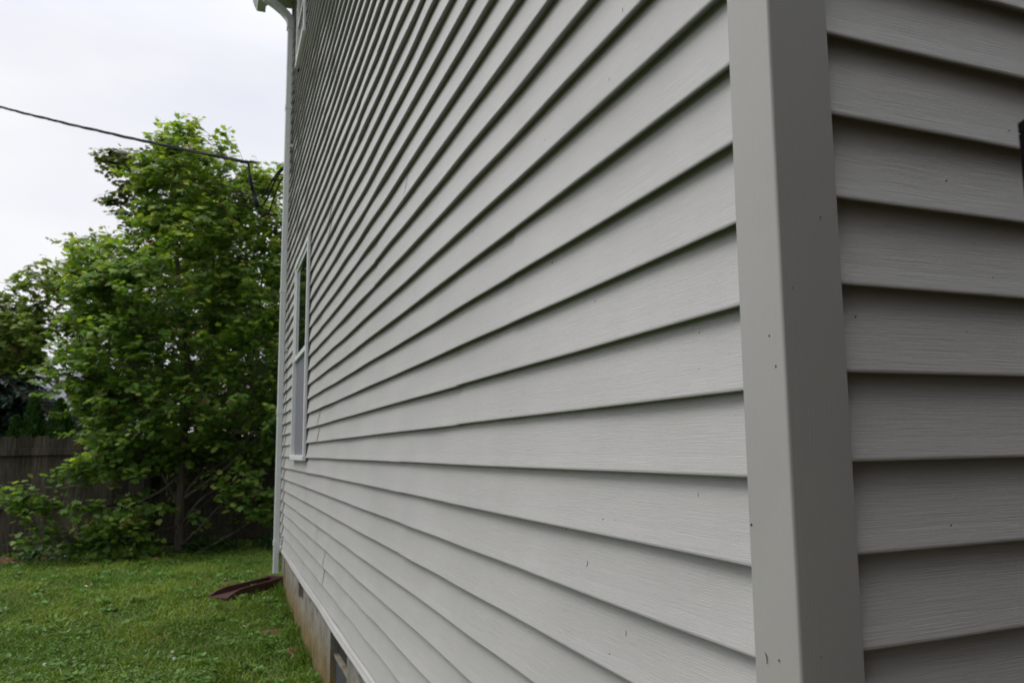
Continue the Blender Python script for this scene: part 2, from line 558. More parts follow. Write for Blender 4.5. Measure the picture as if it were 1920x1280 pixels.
# windows (double hung): frame with channel, sashes, glass, screen
def window(q, nm):
    y0, y1, z0, z1 = q
    fr = MB()
    f = .034
    xo, xi = -.020, .062
    # outer frame butted: sides full height, head and sill between
    fr.bbox(xo, xi, y0, y0+f, z0, z1, .003); fr.bbox(xo, xi, y1-f, y1, z0, z1, .003)
    fr.bbox(xo, xi, y0+f+.0005, y1-f-.0005, z1-f, z1-.001, .003)
    wf = fr.build('window', M_white); child(wf, house)
    wf['label'] = nm
    def sub(mb, n_, m_):
        o = mb.build(n_, m_); o.parent = wf; o.location = (0, 0, 0)
    s = MB()
    s.bbox(xo-.006, xi, y0-.002, y1+.002, z0-.008, z0+.030, .004)
    sub(s, 'sill', M_white)
    zm = (z0+z1)/2 + .005
    # upper sash outside, lower sash behind a screen
    s = MB()
    a0, a1 = y0+f+.001, y1-f-.001
    s.bbox(-.008, .030, a0, a0+.032, zm-.02, z1-f-.001, .002); s.bbox(-.008, .030, a1-.032, a1, zm-.02, z1-f-.001, .002)
    s.bbox(-.008, .030, a0+.0325, a1-.0325, z1-f-.033, z1-f-.002, .002); s.bbox(-.010, .030, a0+.0325, a1-.0325, zm-.022, zm+.016, .002)
    sub(s, 'sash', M_white)
    s = MB(); s.box(.000, .004, a0+.03, a1-.03, zm+.01, z1-f-.03)
    sub(s, 'pane', M_glass)
    s = MB()
    s.bbox(.032, .056, a0, a0+.03, z0+.031, zm-.0225, .002); s.bbox(.032, .056, a1-.03, a1, z0+.031, zm-.0225, .002)
    s.bbox(.032, .056, a0+.0305, a1-.0305, z0+.031, z0+.08, .002)
    sub(s, 'sash', M_white)
    s = MB(); s.box(.046, .050, a0+.028, a1-.028, z0+.07, zm)
    sub(s, 'pane', M_glass)
    s = MB(); s.box(.010, .0115, a0+.001, a1-.001, z0+.031, zm-.023)
    sub(s, 'screen', M_screen)
    # the siding channel around the frame, dark in its groove
    s = MB()
    for (ya, yb) in ((y0-.020, y0-.0015), (y1+.0015, y1+.020)):
        s.box(-.001, .0255, ya, yb, z0-.01, z1+.02)
    s.box(-.001, .0255, y0-.0012, y1+.0012, z1+.001, z1+.02)
    sub(s, 'channel', M_sheath)
window(WIN1, 'ground floor window with a screened lower sash')
window(WIN2, 'upper floor window under the eave')

# eave: soffit, fascia, roof, gutter
mb = MB()
ya, yb = -.30, 7.80
n_ = 40
mb.box(-.245, .02, ya, yb, EAVE, EAVE+.012)
for i in range(n_+1):
    y = ya + .01 + (yb-ya-.02)*i/n_
    mb.box(-.243, .018, y-.004, y+.004, EAVE-.005, EAVE-.0005)
o = mb.build('soffit', M_soffit); child(o, house)
mb = MB(); mb.box(-.262, -.2455, ya, yb, EAVE-.02, EAVE+.17)
o = mb.build('fascia', M_gutter); child(o, house)
# gable roof with its ridge along Y
mb = MB()
rx, rz = 4.5, EAVE + .17 + 4.78*.55
for s_, xe in ((1, -.34), (-1, 9.34)):
    ze = EAVE + .15
    mb.sweep([(0, 0), (1, 0), (1, 1), (0, 1)], [((xe, ya, ze), (rx-xe, 0, rz-ze), (0, 0, .06)), ((xe, yb, ze), (rx-xe, 0, rz-ze), (0, 0, .06))])
o = mb.build('roof', M_roof); child(o, house)
for y in (.03, Y_END-.12):
    mb = MB()
    mb.add([(.0, y, EAVE+.013), (9, y, EAVE+.013), (rx, y, rz-.08), (.0, y+.08, EAVE+.013), (9, y+.08, EAVE+.013), (rx, y+.08, rz-.08)],
           [(0,1,2), (3,5,4), (0,3,4,1), (1,4,5,2), (2,5,3,0)])
    o = mb.build('gable', M_sidR); child(o, house)
# K-style gutter along the eave
mb = MB()
gz0 = 4.565
gp = [(-.264, gz0+.115), (-.264, gz0), (-.345, gz0), (-.352, gz0+.02), (-.375, gz0+.055), (-.378, gz0+.075), (-.386, gz0+.085), (-.388, gz0+.118),
      (-.372, gz0+.121), (-.372, gz0+.112), (-.383, gz0+.112), (-.381, gz0+.09), (-.373, gz0+.08), (-.370, gz0+.057), (-.347, gz0+.022), (-.341, gz0+.004), (-.268, gz0+.004), (-.268, gz0+.115)]
mb.sweep(gp, [((0, ya, 0), (1,0,0), (0,0,1)), ((0, yb, 0), (1,0,0), (0,0,1))])
for y in (ya, yb-.003):     # end caps
    mb.add([(-.264, y, gz0+.115), (-.264, y, gz0), (-.345, y, gz0), (-.375, y, gz0+.055), (-.388, y, gz0+.118)], [(0,1,2,3,4)])
    mb.add([(-.264, y+.003, gz0+.115), (-.264, y+.003, gz0), (-.345, y+.003, gz0), (-.375, y+.003, gz0+.055), (-.388, y+.003, gz0+.118)], [(4,3,2,1,0)])
gut = mb.build('gutter', M_gutter); child(gut, house)

# downspout with elbows, couplings and straps
DY, DX = 7.38, -.043
def rect(w_, h_, r_=.006):
    p = []
    for cx, cy, a0 in ((w_/2-r_, h_/2-r_, 0), (-w_/2+r_, h_/2-r_, 90), (-w_/2+r_, -h_/2+r_, 180), (w_/2-r_, -h_/2+r_, 270)):
        for a in (0, 45, 90): p.append((cx + r_*math.cos(R(a0+a)), cy + r_*math.sin(R(a0+a))))
    return p
mb = MB()
pr = rect(.050, .075)
mb.sweep(pr, [((DX, DY, z), (1,0,0), (0,1,0)) for z in (-1.05, 1.0, 3.0, 4.24)])
spout = mb.build('downspout', M_spout); child(spout, house)
mb = MB()
path = [(-.305, 4.60), (-.305, 4.545), (-.300, 4.520), (-.275, 4.492), (-.20, 4.452), (-.12, 4.395), (-.075, 4.350), (-.052, 4.315), (DX, 4.28), (DX, 4.21)]
pts = []
pr2 = rect(.066, .085)
for i, (x, z) in enumerate(path):
    a = path[max(0, i-1)]; c = path[min(len(path)-1, i+1)]
    d = Vector((c[0]-a[0], 0, c[1]-a[1])).normalized()
    pts.append(((x, DY, z), (-d.z, 0, d.x), (0, 1, 0)))
mb.sweep(pr2, pts)
o = mb.build('elbow', M_spout); o.parent = spout
for z in (3.40, 1.57, .42, -.78):
    mb = MB()
    mb.sweep(rect(.058, .083), [((DX, DY, z-.022), (1,0,0), (0,1,0)), ((DX, DY, z+.022), (1,0,0), (0,1,0))])
    o = mb.build('coupling', M_spout); o.parent = spout
for z in (3.0, 1.0, -.74):
    mb = MB()
    mb.box(DX+.026, .012, DY-.05, DY+.05, z-.012, z+.012)
    o = mb.build('strap', M_spout); o.parent = spout

# eye bolt on the far gable that once held the service wire
mb = MB()
ring = [(-.095 + .021*math.cos(a), 7.98, 3.02 + .013*math.sin(a)) for a in [2*math.pi*i/14 for i in range(15)]]
mb.tube(ring, .0035, 6)
mb.tube([(-.075, 7.98, 3.022), (-.05, 7.97, 3.035), (0.0, 7.92, 3.05), (.05, 7.80, 3.06), (.06, 7.70, 3.06)], .004, 6)
o = mb.build('wire_hook', M_steel, smooth=True); child(o, house)

# ------------------------------------------------------------------ lantern on a garden hook, only its edge is in frame
LX, LY, LZ = -.0255, -.38, .214
lan = empty('hanging_lantern', (LX, LY, LZ))
tag(lan, 'small black lantern hanging at the right frame edge before the shaded siding', 'lantern')
mb = MB()
mb.sweep([(-1,-1),(1,-1),(1,1),(-1,1)], [((0,0,-.078),(.0365,0,0),(0,.0365,0)), ((0,0,.036),(.0370,0,0),(0,.0370,0))])
mb.build('glass_box', plain('smoked glass', (.004, .003, .004), .9, spec=.05), lan)
mb = MB()
mb.sweep([(-1,-1),(1,-1),(1,1),(-1,1)], [((0,0,.037),(.037,0,0),(0,.037,0)), ((0,0,.044),(.037,0,0),(0,.037,0)), ((0,0,.070),(.010,0,0),(0,.010,0))])
mb.build('cap', M_lantern, lan)
mb = MB(); mb.tube([(.012*math.cos(a), 0, .081 + .012*math.sin(a)) for a in [2*math.pi*i/12 for i in range(13)]], .002, 6)
mb.build('ring', M_lantern, lan, smooth=True)
hook = empty('garden_hook', (LX+.30, LY, -1.36))
tag(hook, 'black metal garden hook post just right of the frame holding the lantern', 'garden hook')
mb = MB()
hp = [(.0, 0, -.15), (0, 0, 1.4), (0, 0, 1.661)] + [(-.15+.15*math.cos(a), 0, 1.661+.13*math.sin(a)) for a in [math.pi*k/12 for k in range(1, 13)]]
hp += [(-.30, 0, 1.688), (-.30, 0, 1.6878)]
mb.tube(hp[:-2], .006, 8)
mb.build('post', M_lantern, hook, smooth=True)

# ------------------------------------------------------------------ splash block on the lawn
sb = empty('splash_block', (-.26, 7.36, -1.172))
tag(sb, 'long maroon plastic splash block lying in the grass below the downspout', 'splash block')
sb.rotation_euler = (R(1), R(-2.0), R(42))
mb = MB()
def rail(sgn):
    pts = []
    for i in range(9):
        u = i/8.
        x = .30 - .66*u
        wy = (.075 + .03*u) * sgn
        h = .05 if u < .8 else .05 - (u-.8)/.2*.045
        pts.append((x, wy, h))
    base = len(mb.v)
    for (x, y, h) in pts:
        mb.v += [(x, y-.007, -.02), (x, y+.007, -.02), (x, y+.009, h), (x, y-.009, h)]
    for i in range(8):
        for c in range(4):
            a = base+i*4+c; d = base+i*4+(c+1) % 4
            mb.f.append((a, d, d+4, a+4))
    mb.f.append((base, base+3, base+2, base+1)); e = base+32
    mb.f.append((e, e+1, e+2, e+3))
rail(1); mb.build('side_rail', M_maroon, sb)
mb = MB(); rail(-1); mb.build('side_rail', M_maroon, sb)
mb = MB()
mb.add([(.30, -.077, -.004), (.30, .077, -.004), (-.36, .10, -.012), (-.36, -.10, -.012), (.30, -.077, .008), (.30, .077, .008), (-.36, .10, .0), (-.36, -.10, .0)],
       [(0,1,2,3), (7,6,5,4), (0,4,5,1), (1,5,6,2), (2,6,7,3), (3,7,4,0)])
mb.box(.302, .315, -.09, .09, -.02, .06)
mb.build('tray', M_maroon, sb)

# ------------------------------------------------------------------ service cable
sc_ = empty('service_cable', (-.30, 8.3, 3.0))
tag(sc_, 'black twisted overhead service cable running from the house corner out over the trees', 'cable')
def cat(p, q, sag, n=24):
    p, q = Vector(p), Vector(q)
    return [p.lerp(q, i/n) + Vector((0, 0, -sag*4*(i/n)*(1-i/n))) for i in range(n+1)]
main = cat((-.375, 8.2, 3.075), (-7.365, 19.8, 8.1), .10, 60)
for j, r_ in ((0, .012), (1, .010), (2, .008)):
    mb = MB()
    pts = []
    for i, p in enumerate(main):
        a = i*.9 + j*2.1
        pts.append(p + Vector((math.cos(a)*.009, 0, math.sin(a)*.011)))
    mb.tube(pts, r_, 6)
    o = mb.build('strand', M_cable, smooth=True); child(o, sc_)
mb = MB()
mb.tube([(-.375, 8.2, 3.078), (-.345, 8.18, 3.085), (-.31, 8.15, 3.07), (-.285, 8.13, 3.058)], [.006, .013, .010, .006], 8)
o = mb.build('wedge_clamp', M_cable, smooth=True); child(o, sc_)
mb = MB()
mb.tube([(-.285, 8.13, 3.058), (-.26, 8.1, 3.052), (-.116, 7.98, 3.02)], .0015, 5)
o = mb.build('bail_wire', M_steel, smooth=True); child(o, sc_)
loops = [
 ([(-.375, 8.2, 3.07), (-.362, 8.18, 2.99), (-.355, 8.17, 2.93), (-.335, 8.15, 2.80), (-.295, 8.12, 2.65), (-.245, 8.08, 2.585), (-.19, 8.05, 2.64), (-.13, 8.02, 2.80), (-.08, 7.99, 2.91), (-.03, 7.96, 2.97), (.05, 7.9, 3.0), (.10, 7.74, 3.0)], .0065),
 ([(-.37, 8.2, 3.06), (-.352, 8.17, 2.93), (-.315, 8.14, 2.78), (-.27, 8.10, 2.70), (-.225, 8.07, 2.69), (-.17, 8.04, 2.79), (-.11, 8.01, 2.90), (-.04, 7.97, 2.99), (.05, 7.9, 3.03), (.10, 7.74, 3.04)], .006),
 ([(-.365, 8.2, 3.06), (-.345, 8.17, 2.90), (-.30, 8.14, 2.62), (-.24, 8.10, 2.52), (-.17, 8.05, 2.50), (-.12, 8.02, 2.66), (-.07, 7.99, 2.82), (-.02, 7.96, 2.90), (.05, 7.9, 2.95), (.10, 7.74, 2.95)], .005),
]
def smooth_path(p, n=5):
    P_ = [Vector(a) for a in p]; P_ = [P_[0]*2-P_[1]] + P_ + [P_[-1]*2-P_[-2]]
    o = []
    for i in range(1, len(P_)-2):
        for k in range(n):
            u = k/n; a, b_, c, d = P_[i-1:i+3]
            o.append(.5*((2*b_) + (c-a)*u + (2*a-5*b_+4*c-d)*u*u + (3*b_-a-3*c+d)*u**3))
    o.append(P_[-2]); return o
for p, r_ in loops:
    mb = MB(); mb.tube(smooth_path(p), r_*1.45, 6)
    o = mb.build('drip_loop', M_cable, smooth=True); child(o, sc_)
mb = MB()
for p in ([(-.357, 8.17, 2.955), (-.350, 8.165, 2.90), (-.333, 8.15, 2.81), (-.32, 8.14, 2.76)], [(-.30, 8.12, 2.70), (-.283, 8.11, 2.63), (-.265, 8.1, 2.58)]):
    mb.tube(p, [.009, .020, .019, .011][:len(p)], 8)
o = mb.build('splice_sleeve', M_cable, smooth=True); child(o, sc_)

# thin utility wires far off at the left
for i, (za, lab) in enumerate(((3.99, 'highest'), (3.68, 'middle'), (3.24, 'lowest'))):
    mb = MB()
    mb.tube(cat((-14, 20+i, za+.25), (6, 20.5+i, za-.45), .1, 20), .007 if i else .004, 5)
    o = mb.build('utility_wire', M_cable)
    tag(o, f'{lab} of the three thin distant utility wires left of the trees', 'wire', 'distant utility wires')

# ------------------------------------------------------------------ trees
LEAF = np.array([(0, 0), (.28, -.02), (.62, .22), (.40, .34), (.60, .70), (.26, .62), (0, 1.05), (-.26, .62), (-.60, .70), (-.40, .34), (-.62, .22), (-.28, -.02)])
LEAF_F = np.array([(0, 1, 2), (0, 2, 3), (0, 3, 4), (0, 4, 5), (0, 5, 6), (0, 6, 7), (0, 7, 8), (0, 8, 9), (0, 9, 10), (0, 10, 11)])
def inside(poly, x, z):
    c = False; n_ = len(poly); j = n_-1
    for i in range(n_):
        xi, zi = poly[i]; xj, zj = poly[j]
        if (zi > z) != (zj > z) and x < (xj-xi)*(z-zi)/(zj-zi) + xi: c = not c
        j = i
    return c
def edist(poly, x, z):
    d = 1e9
    for i in range(len(poly)):
        a = Vector((*poly[i], 0)); b_ = Vector((*poly[(i+1) % len(poly)], 0)); p = Vector((x, z, 0))
        ab = b_-a; u = max(0, min(1, (p-a).dot(ab)/max(ab.length_squared, 1e-9)))
        d = min(d, (p-a-ab*u).length)
    return d

def leaves(C, T, Nn, S, tint, name, material, parent, shape=LEAF, faces=LEAF_F, cup=.18):
    """C centres(base), T tip directions, Nn normals, S sizes, tint (n,3)"""
    n_ = len(C)
    T = T/np.linalg.norm(T, axis=1, keepdims=True)
    Sd = np.cross(T, Nn); Sd /= np.maximum(np.linalg.norm(Sd, axis=1, keepdims=True), 1e-6)
    Nn = np.cross(Sd, T)
    m = len(shape)
    a = shape[:, 0][None, :, None]; c = shape[:, 1][None, :, None]
    V = C[:, None, :] + S[:, None, None]*(a*Sd[:, None, :] + c*T[:, None, :] - cup*(np.abs(a)**1.3 + .6*c**2)*Nn[:, None, :])
    F = faces[None] + (np.arange(n_)*m)[:, None, None]
    col = np.repeat(tint, m, axis=0)
    return np_mesh(name, V.reshape(-1, 3), F.reshape(-1, 3), material, parent, col)

def make_tree(root_loc, label, name, stems, zones, base_tint, tip_tint, leaf=.074, limb_n=55, twig=True, group=None, trunk_r=.06, hard=()):
    """stems: list of (pts, r0, r1); zones: list of (polygon xz, y centre, y half depth, sprays, leaves per spray, edge bias)"""
    root = empty(name, root_loc)
    tag(root, label, 'tree', group)
    mb = MB(); stem_pts = []
    for pts, ra, rb in stems:
        sp_ = smooth_path(pts, 6)
        rr = [ra + (rb-ra)*i/(len(sp_)-1) for i in range(len(sp_))]
        mb.tube(sp_, rr, 9)
        stem_pts += [(p, r_) for p, r_ in zip(sp_, rr)]
    o = mb.build('trunk', M_bark, smooth=True); child(o, root)
    anchors = []
    for (poly, yc, yh, ns, nl, eb) in zones:
        xs = [p[0] for p in poly]; zs = [p[1] for p in poly]
        cnt = 0; tries = 0
        hubs = []
        while ns > 500 and len(hubs) < ns//16:
            x = random.uniform(min(xs), max(xs)); z = random.uniform(min(zs), max(zs))
            if inside(poly, x, z) and all((x-a)**2+(z-b_)**2 > .012 for a, b_ in hubs[-40:]): hubs.append((x, z))
        hy = [random.uniform(-1, 1) for _ in hubs]
        while cnt < ns and tries < ns*60:
            tries += 1
            x = random.uniform(min(xs), max(xs)); z = random.uniform(min(zs), max(zs))
            if not inside(poly, x, z): continue
            hb = None
            if hubs and random.random() < .72:
                hb = random.randrange(len(hubs)); x = hubs[hb][0] + random.gauss(0, .13); z = hubs[hb][1] + random.gauss(0, .09)
                if not inside(poly, x, z) and random.random() < .5: continue
            d = edist(poly, x, z)
            depth = yh*min(1, .25 + d*1.3)
            y = yc + random.uniform(-1, 1)*depth
            if random.random() < .5: y = yc - depth*random.uniform(.6, 1)
            if hb is not None: y = yc + hy[hb]*depth*.85 + random.gauss(0, .1)
            j_ = .07 if random.random() < .3 else .02
            anchors.append((Vector((x + random.gauss(0, j_), y, z + random.gauss(j_*.4, j_))), nl)); cnt += 1
    mb = MB(); limb_pts = [(p, r_) for p, r_ in stem_pts]
    # main limbs
    for k in range(limb_n):
        A, _ = random.choice(anchors)
        best = None; bd = 1e9
        for p, r_ in stem_pts:
            dz = A.z - p.z; h = math.hypot(A.x-p.x, A.y-p.y)
            if dz < h*.45 + .05: continue
            sc = abs(dz - h*.9) + (A-p).length*.5
            if sc < bd: bd = sc; best = (p, r_)
        if best is None: continue
        p, r_ = best
        mid = p.lerp(A, .5) + Vector((random.uniform(-.1, .1), random.uniform(-.1, .1), -.06*(A-p).length))
        path = smooth_path([p, mid, A], 5)
        ra = min(r_*.55, .006 + .012*(A-p).length)
        mb.tube(path, [ra + (.004-ra)*i/(len(path)-1) for i in range(len(path))], 6)
        limb_pts += [(q, .004) for q in path[2:]]
    LP = np.array([tuple(p) for p, _ in limb_pts])
    C, T, Nn, S, TI = [], [], [], [], []
    for (A, nl) in anchors:
        a = np.array(A)
        d = LP - a; dist = np.linalg.norm(d, axis=1) + np.where(d[:, 2] > .1, .6, 0)
        j = int(dist.argmin()); q = Vector(LP[j])
        dirv = (A - q)
        L = dirv.length
        if L < .05: dirv = Vector((random.gauss(0, 1), random.gauss(0, 1), .5)).normalized()*L*1.0 if L > 0 else Vector((0, 0, 1)); L = max(L, 1e-3); dirv = dirv.normalized()*L
        dirv = dirv/L
        dirv = (dirv + Vector((random.gauss(0, .35), random.gauss(0, .35), random.gauss(.12, .25)))).normalized()
        ln = random.uniform(.16, .36)
        tip = A + dirv*ln*.5; st_ = A - dirv*ln*.5
        if twig and L < .8:
            mid = q.lerp(st_, .5) + Vector((0, 0, -.03))
            mb.tube([q, mid, st_, tip + Vector((0, 0, -.02))], [.004, .0032, .0026, .0012], 3, cap=False)
        vig = random.uniform(.75, 1.25)
        young = random.random()
        for i in range(nl):
            u = (i+.5)/nl
            p = st_.lerp(tip, u) + Vector((0, 0, -.02*u*u))
            sd_ = Vector((-dirv.y, dirv.x, 0)); sd_ = sd_.normalized() if sd_.length > .01 else Vector((1, 0, 0))
            s_ = 1 if i % 2 else -1
            out_ = (dirv*random.uniform(.3, 1.0) + sd_*s_*random.uniform(.5, 1.3)*(1-u*.6) + Vector((random.gauss(0, .3), random.gauss(0, .3), random.uniform(-.75, .05))))
            out_.normalize()
            nn = Vector((random.gauss(0, .42), random.gauss(0, .42) - .22, 1)).normalized()
            pos = p + out_*random.uniform(.02, .06) + Vector((0, 0, random.uniform(-.02, .02)))
            C.append(pos); T.append(out_); Nn.append(nn)
            sz = leaf*random.uniform(.65, 1.3)*(1.1 - .35*u)
            S.append(sz)
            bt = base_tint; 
            mixv = max(0, min(1, (u-.55)*1.6*young + random.uniform(-.15, .12) + .30*max(0, A.z-1.2)/3))  # height term paints the sunlit crown top lighter, along with new growth
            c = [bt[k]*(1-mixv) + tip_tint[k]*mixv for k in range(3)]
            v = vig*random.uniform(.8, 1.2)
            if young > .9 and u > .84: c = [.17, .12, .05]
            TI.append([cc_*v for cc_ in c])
    o = mb.build('branches', M_bark, smooth=True); child(o, root)
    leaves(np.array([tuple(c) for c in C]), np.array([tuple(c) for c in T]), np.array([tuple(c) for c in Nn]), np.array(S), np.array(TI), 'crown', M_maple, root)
    return root

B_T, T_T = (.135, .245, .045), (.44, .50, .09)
lowbody = [(-1.7, 0.1), (.7, .2), (.7, -1.0), (-.47, -.8), (-1.75, -.88)]
body = [(-1.4, 4.30), (-1.25, 4.47), (-1.08, 4.40), (-0.76, 4.26), (-0.5, 4.10), (-0.34, 3.82), (-0.16, 3.84), (0.02, 3.65), (0.33, 3.56), (0.64, 1.81), (0.7, -.3), (0.05, -.1), (-0.47, -0.05), (-0.76, .05), (-1.17, -.1), (-1.6, -0.2), (-1.74, -0.13), (-2.02, 0.26), (-2.10, 0.64), (-2.40, 1.02), (-2.30, 1.54), (-2.28, 1.93), (-2.40, 2.31), (-2.25, 2.50), (-2.03, 2.66), (-1.70, 2.80), (-1.52, 3.1), (-1.62, 3.47), (-1.60, 3.9)]
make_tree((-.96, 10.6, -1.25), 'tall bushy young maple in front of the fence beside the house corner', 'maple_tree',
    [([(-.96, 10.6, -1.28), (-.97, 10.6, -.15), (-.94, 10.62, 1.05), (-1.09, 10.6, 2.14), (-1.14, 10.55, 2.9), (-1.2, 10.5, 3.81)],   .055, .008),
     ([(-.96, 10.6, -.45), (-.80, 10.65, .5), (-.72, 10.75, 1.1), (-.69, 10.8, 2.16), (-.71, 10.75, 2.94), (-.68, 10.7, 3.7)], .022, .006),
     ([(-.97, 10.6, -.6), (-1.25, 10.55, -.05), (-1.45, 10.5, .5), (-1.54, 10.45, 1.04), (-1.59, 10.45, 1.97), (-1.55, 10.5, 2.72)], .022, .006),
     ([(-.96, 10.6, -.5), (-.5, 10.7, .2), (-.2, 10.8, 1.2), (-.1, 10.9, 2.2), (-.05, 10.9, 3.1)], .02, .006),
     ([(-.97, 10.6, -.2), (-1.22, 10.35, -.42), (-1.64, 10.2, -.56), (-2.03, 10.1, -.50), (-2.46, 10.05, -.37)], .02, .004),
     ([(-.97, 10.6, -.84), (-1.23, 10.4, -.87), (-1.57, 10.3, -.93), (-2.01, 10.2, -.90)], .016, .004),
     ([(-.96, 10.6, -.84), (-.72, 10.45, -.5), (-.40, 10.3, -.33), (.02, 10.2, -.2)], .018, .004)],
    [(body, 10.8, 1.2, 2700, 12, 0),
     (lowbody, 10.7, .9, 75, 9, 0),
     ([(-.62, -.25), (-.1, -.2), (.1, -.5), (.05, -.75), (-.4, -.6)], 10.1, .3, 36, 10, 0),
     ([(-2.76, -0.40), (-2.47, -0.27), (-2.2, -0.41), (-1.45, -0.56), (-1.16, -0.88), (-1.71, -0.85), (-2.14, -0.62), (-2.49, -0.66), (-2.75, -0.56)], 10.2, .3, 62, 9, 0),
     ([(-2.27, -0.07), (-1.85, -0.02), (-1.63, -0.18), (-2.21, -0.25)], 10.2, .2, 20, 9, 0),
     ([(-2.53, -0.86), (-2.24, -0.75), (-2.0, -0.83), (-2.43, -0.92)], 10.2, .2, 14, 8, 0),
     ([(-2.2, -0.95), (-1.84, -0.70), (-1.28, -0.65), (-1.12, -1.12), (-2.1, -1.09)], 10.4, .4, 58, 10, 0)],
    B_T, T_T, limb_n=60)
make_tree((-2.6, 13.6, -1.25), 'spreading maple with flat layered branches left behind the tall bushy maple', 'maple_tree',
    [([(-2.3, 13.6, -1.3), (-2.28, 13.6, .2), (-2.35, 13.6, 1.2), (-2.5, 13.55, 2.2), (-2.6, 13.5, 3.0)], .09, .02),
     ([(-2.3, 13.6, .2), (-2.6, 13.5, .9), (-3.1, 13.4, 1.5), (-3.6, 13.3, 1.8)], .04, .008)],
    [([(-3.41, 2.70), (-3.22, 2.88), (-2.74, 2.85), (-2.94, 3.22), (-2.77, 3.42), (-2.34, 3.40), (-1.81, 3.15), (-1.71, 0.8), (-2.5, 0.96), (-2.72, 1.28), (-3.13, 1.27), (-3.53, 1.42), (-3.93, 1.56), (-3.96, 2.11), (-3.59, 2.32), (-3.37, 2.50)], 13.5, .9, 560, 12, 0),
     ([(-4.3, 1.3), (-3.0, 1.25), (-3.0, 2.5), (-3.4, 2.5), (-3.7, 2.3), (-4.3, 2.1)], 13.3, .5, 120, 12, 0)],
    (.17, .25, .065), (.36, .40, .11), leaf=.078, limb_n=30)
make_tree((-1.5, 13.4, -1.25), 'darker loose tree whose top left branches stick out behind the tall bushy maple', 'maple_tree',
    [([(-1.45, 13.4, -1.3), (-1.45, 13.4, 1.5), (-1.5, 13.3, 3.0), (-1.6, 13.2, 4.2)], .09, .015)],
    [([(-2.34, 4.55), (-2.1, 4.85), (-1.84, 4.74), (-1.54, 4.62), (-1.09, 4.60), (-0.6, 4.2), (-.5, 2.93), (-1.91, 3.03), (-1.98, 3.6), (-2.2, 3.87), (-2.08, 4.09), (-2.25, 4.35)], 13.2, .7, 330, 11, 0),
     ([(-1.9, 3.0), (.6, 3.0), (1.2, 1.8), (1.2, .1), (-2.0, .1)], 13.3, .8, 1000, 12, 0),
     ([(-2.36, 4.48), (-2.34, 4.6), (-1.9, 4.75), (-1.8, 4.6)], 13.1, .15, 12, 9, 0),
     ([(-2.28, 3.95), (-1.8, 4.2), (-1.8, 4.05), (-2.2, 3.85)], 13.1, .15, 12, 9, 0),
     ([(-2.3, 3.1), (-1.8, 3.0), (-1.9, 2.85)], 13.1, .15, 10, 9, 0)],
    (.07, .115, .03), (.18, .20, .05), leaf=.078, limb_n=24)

# dense evergreens: arborvitae row behind the fence
BLADE = np.array([(-.5, 0), (.5, 0), (.62, .5), (0, 1.0), (-.62, .5)])
BLADE_F = np.array([(0, 1, 2), (0, 2, 4), (4, 2, 3)])
def arborvitae(x, y, zt, w_, label):
    root = empty('arborvitae', (x, y, -1.2))
    tag(root, label, 'shrub', 'arborvitae behind the fence')
    mb = MB(); mb.tube([(x, y, -1.25), (x, y, zt-.35)], [.04, .01], 7)
    child(mb.build('trunk', M_bark), root)
    n_ = 5200
    h = zt + 1.15
    u = rng.uniform(0, 1, n_)**.8
    rad = w_*.5*np.minimum(1, 1.25*(1-u)**.75)*np.where(u < .15, .8+u*1.3, 1)
    a = rng.uniform(0, 2*np.pi, n_)
    lump = 1 + .13*np.sin(a*3+u*14+x*7) + .08*np.sin(a*7-u*25)
    rr = rad*np.sqrt(rng.uniform(.45, 1, n_))*lump
    C = np.stack([x + rr*np.cos(a), y + rr*np.sin(a), -1.12 + u*h], 1)
    T = np.stack([np.cos(a)*.45 + rng.normal(0, .3, n_), np.sin(a)*.45 + rng.normal(0, .3, n_), np.full(n_, 1.0)], 1)
    Nn = np.stack([np.cos(a) + rng.normal(0, .4, n_), np.sin(a) + rng.normal(0, .4, n_), rng.normal(.2, .3, n_)], 1)
    S = rng.uniform(.04, .085, n_)
    sh = BLADE*np.array([.32, 1])
    v = rng.uniform(.6, 1.35, n_)[:, None]
    if w_ > 1: S = S*2.0
    leaves(C, T, Nn, S, np.array([.030, .075, .014])*v, 'crown', M_needle, root, sh, BLADE_F, .05)
    return root
arborvitae(-3.13, 12.7, .53, .52, 'smallest arborvitae tip above the fence at the left edge of the frame')
arborvitae(-2.93, 12.7, .80, .60, 'slim pointed arborvitae second from the left above the fence')
arborvitae(-2.62, 12.7, .78, .85, 'broad round topped arborvitae above the fence')
arborvitae(-2.28, 12.7, .62, .42, 'arborvitae half hidden by maple leaves above the fence')
arborvitae(-1.95, 12.8, .60, .5, 'arborvitae hidden deepest behind the tall bushy maple')
arborvitae(-3.55, 12.7, .66, .5, 'arborvitae just outside the left edge of the frame')

# unseen evergreen screen, added behind the camera, that keeps the gable end in shade
_src = arborvitae(.35, -2.25, 5.6, 1.5, 'tall dense arborvitae added behind the camera to shade the gable end')
for (ax, ay) in ((1.35, -2.25), (2.4, -2.3), (3.5, -2.25), (4.6, -2.3), (-.75, -2.7), (-1.9, -3.2)):
    r_ = _src.copy(); COL.objects.link(r_); r_.location = (ax, ay, -1.2); r_.rotation_euler = (0, 0, ax*2)
    r_['group'] = _src['group'] = 'added evergreen shade screen'
    for ch in _src.children:
        c_ = ch.copy(); COL.objects.link(c_); c_.parent = r_
